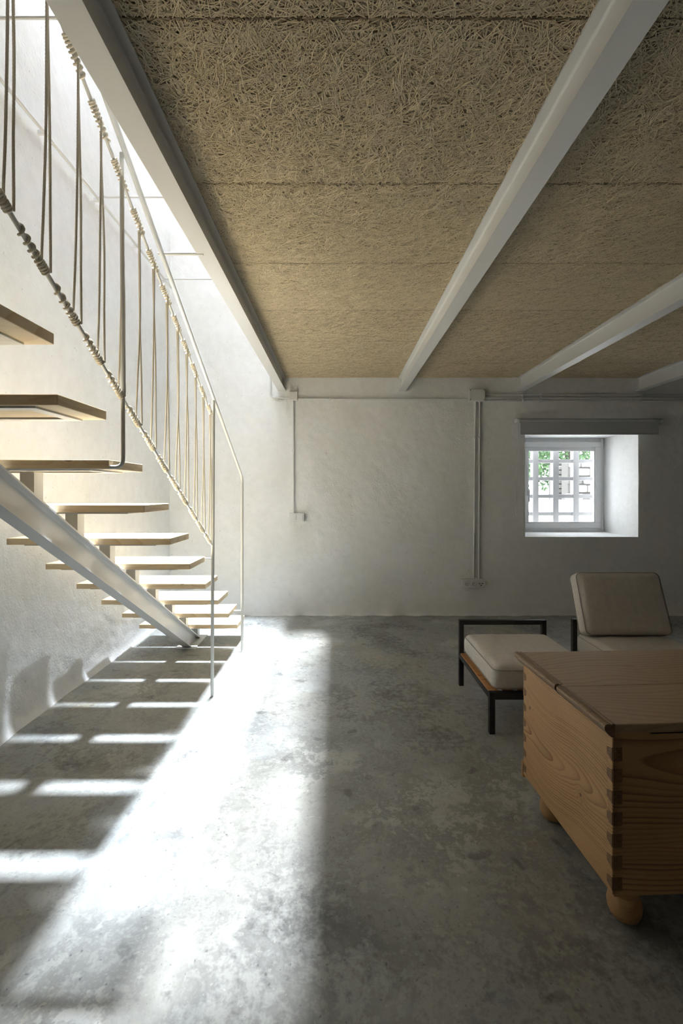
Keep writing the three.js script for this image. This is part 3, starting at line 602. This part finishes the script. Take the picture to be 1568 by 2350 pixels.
// ---------------------------------------------------------------- chest
{
  const c = thing('blanket_chest', 'old pine blanket chest with dovetailed corners, moulded lid and bun feet', 'chest', [0.765, 0, -1.285], 0.05);
  const CW = 1.1, CD = 0.55, y0 = 0.124, y1 = 0.575, th = 0.024;
  obj('front_board', metreUV(new RoundedBoxGeometry(CW, y1 - y0, th, 2, 0.003).translate(CW / 2, (y0 + y1) / 2, -th / 2), 0.1, 0.2), M.chestFront, c);
  obj('back_board', bx(0, CW, y0, y1, -CD, -CD + th, 0.003), M.chestFront, c);
  const side = new RoundedBoxGeometry(th, y1 - y0, CD, 2, 0.003); side.translate(th / 2 - 0.0006, (y0 + y1) / 2, -CD / 2); metreUV(side, 0.62, -y0 + 0.02);
  obj('side_board', side, M.chestSide, c);
  const s2 = side.clone().translate(CW - th, 0, 0); obj('side_board', s2, M.chestSide, c);
  obj('bottom_board', bx(0.01, CW - 0.01, y0 - 0.012, y0 + 0.012, -CD + 0.008, -0.008), M.chestFront, c);
  obj('base_strip', bx(-0.004, CW, y0 - 0.012, y0 + 0.055, -CD - 0.012, -CD + 0.002, 0.003), M.chestSide, c);
  // dovetails: dark end grain squares on the front and back, tapered pins on the side
  const n = 7, pitch = (y1 - y0 - 0.03) / n;
  for (let i = 0; i < n; i++) {
    const ya = y0 + 0.012 + i * pitch, h = pitch * 0.62;
    obj('dovetail', bx(0.0005, 0.0275, ya, ya + h, -0.012, 0.0012, 0.0008), M.endGrain, c);
    for (const far of [0, 1]) {
      const sh = new THREE.Shape(); const ww = 0.023; sh.moveTo(0, ya + h * 0.04); sh.lineTo(ww, ya + h * 0.24); sh.lineTo(ww, ya + h * 0.80); sh.lineTo(0, ya + h * 0.98); sh.closePath();
      const g = new THREE.ExtrudeGeometry(sh, { depth: 0.008, bevelEnabled: false });
      g.rotateY(far ? -Math.PI / 2 : Math.PI / 2);     // shape x runs along the side board
      if (far) g.translate(0.0065, 0, -CD + 0.0006); else g.translate(-0.0015, 0, -0.0008);
      obj('dovetail', metreUV(g), M.endGrain, c);
    }
  }
  // lid: two boards with a crack, moulded strips along the left end and the front
  const lx = -0.022, ly = 0.582, lt = 0.024, zf = 0.014, zb = -CD - 0.012, zk = -0.238;
  const lid = new THREE.Group(); lid.name = 'lid'; c.add(lid);
  obj('lid_board', metreUV(new RoundedBoxGeometry(CW - lx, lt, zf - zk - 0.001, 2, 0.004).translate((CW + lx) / 2 + 0.012, ly + lt / 2, (zf + zk) / 2), 0.3, 0.75), M.chestTop, lid);
  obj('lid_board', metreUV(new RoundedBoxGeometry(CW - lx, lt - 0.0006, zk - zb - 0.001, 2, 0.002).translate((CW + lx) / 2 + 0.012, ly + lt / 2, (zk + zb) / 2), 0.75, 0.4), M.chestTop, lid);
  const prof = new THREE.Shape(); // cross-section of the end moulding: x outwards to the left, y up
  [[0.020, 0.0255], [0.012, 0.0255], [0.0105, 0.0235], [0.007, 0.0235], [0.004, 0.026], [-0.004, 0.0255], [-0.009, 0.022], [-0.0105, 0.016], [-0.009, 0.008], [-0.004, 0.002], [0.003, -0.006], [0.010, -0.011], [0.020, -0.012]].forEach(([x, y], i) => i ? prof.lineTo(x, y) : prof.moveTo(x, y));
  prof.closePath();
  for (const [a, b] of [[zf, zk - 0.002], [zk + 0.006 - 0.02, zb]]) {
    const g = new THREE.ExtrudeGeometry(prof, { depth: a - b, bevelEnabled: false }); g.translate(lx, ly, b);
    obj('end_moulding', metreUV(g), M.moulding, lid);
  }
  obj('front_lip', bx(lx + 0.004, CW + 0.02, ly - 0.004, ly + 0.004, -0.012, zf - 0.004, 0.003), M.chestFront, lid);
  obj('lock_plate', bx(0.105, 0.20, 0.5745, 0.581, -0.004, 0.009, 0.001), M.dark, lid);
  // bun feet
  const foot = new THREE.LatheGeometry([[0, 0], [0.030, 0], [0.044, 0.006], [0.052, 0.022], [0.054, 0.040], [0.050, 0.058], [0.043, 0.068], [0.040, 0.072], [0.043, 0.076], [0.045, 0.082], [0.043, 0.088], [0.038, 0.094], [0.040, 0.112], [0, 0.112]].map(([a, b]) => new THREE.Vector2(a, b)), 36);
  for (const [x, z] of [[0.07, -0.07], [0.07, -CD + 0.07], [CW - 0.07, -0.07], [CW - 0.07, -CD + 0.07]]) { const f = obj('bun_foot', foot, M.chestSide, c); f.position.set(x + 0.012, 0, z); f.scale.set(0.86, 1, 0.86); }
}

// ---------------------------------------------------------------- low black-framed seats
function seatFrame(root, w, dep) {   // local: x 0..w, front at z 0, back at z -dep
  const t = 0.029, seatY = 0.2, backY = 0.4215;
  const bar = (a) => bx(...a, 0.002);
  obj('leg', bar([0, t, 0, seatY + 0.014, -t, 0]), M.black, root); obj('leg', bar([w - t, w, 0, seatY + 0.014, -t, 0]), M.black, root);
  obj('leg', bar([0, t, 0, backY, -dep, -dep + t]), M.black, root); obj('leg', bar([w - t, w, 0, backY, -dep, -dep + t]), M.black, root);
  obj('back_rail', bar([t, w - t, backY - t, backY, -dep, -dep + t]), M.black, root);
  obj('seat_rail', [bar([t, w - t, seatY - 0.022, seatY + 0.014, -t, 0]), bar([t, w - t, seatY - 0.022, seatY + 0.01, -dep, -dep + t]), bar([0, 0.02, seatY - 0.022, seatY + 0.004, -dep + t, -t]), bar([w - 0.02, w, seatY - 0.022, seatY + 0.004, -dep + t, -t])], M.black, root);
  for (let i = 0; i < 7; i++) { const a = 0.006 + i * (w - 0.066) / 6; obj('slat', bx(a, a + 0.054, seatY - 0.004, seatY + 0.012, -dep + t, -t, 0.003), M.slat, root); }
}
function cushion(root, name, w, h, d, x, y, z, tilt = 0) {
  const g = new THREE.Group(); g.name = name; g.position.set(x, y, z); g.rotation.x = tilt; root.add(g);
  obj('cover', cushionGeo(w, h, d, 0.035, 0.012), M.fabric, g);
  for (const s of [0.12, 0.88]) obj('piping', sweep(roundedLoop(w + 0.001, d + 0.001, 0.036, h * (s > 0.5 ? 0.865 : 0.135)), () => 0.0022, 6), M.piping, g);
  return g;
}
{
  const o = thing('footstool', 'low footstool with black metal frame, wooden slats and a pale linen cushion', 'footstool', [0.779, 0, -2.37]);
  seatFrame(o, 0.56, 0.62);
  cushion(o, 'seat_cushion', 0.53, 0.125, 0.575, 0.293, 0.214, -0.302);
  const a = thing('lounge_chair', 'low armless lounge chair with leaning linen back cushion behind the chest', 'chair', [1.518, 0, -2.37]);
  seatFrame(a, 0.56, 0.64);
  cushion(a, 'seat_cushion', 0.53, 0.125, 0.60, 0.285, 0.214, -0.31);
  const th = 0.36;    // lean
  const bk = cushion(a, 'back_cushion', 0.535, 0.115, 0.385, 0.285, 0.508, -0.640, Math.PI / 2 - th);
  for (const q of [-0.11, 0.10]) {
    const s = new RoundedBoxGeometry(0.5, 0.05, 0.014, 2, 0.003); metreUV(s);
    const m = obj('back_slat', s, M.slat, a); m.position.set(0.285, 0.508 + Math.cos(th) * q - 0.003, -0.640 - Math.sin(th) * q - 0.009); m.rotation.x = -th;
  }
}

renderer.render(scene, camera);
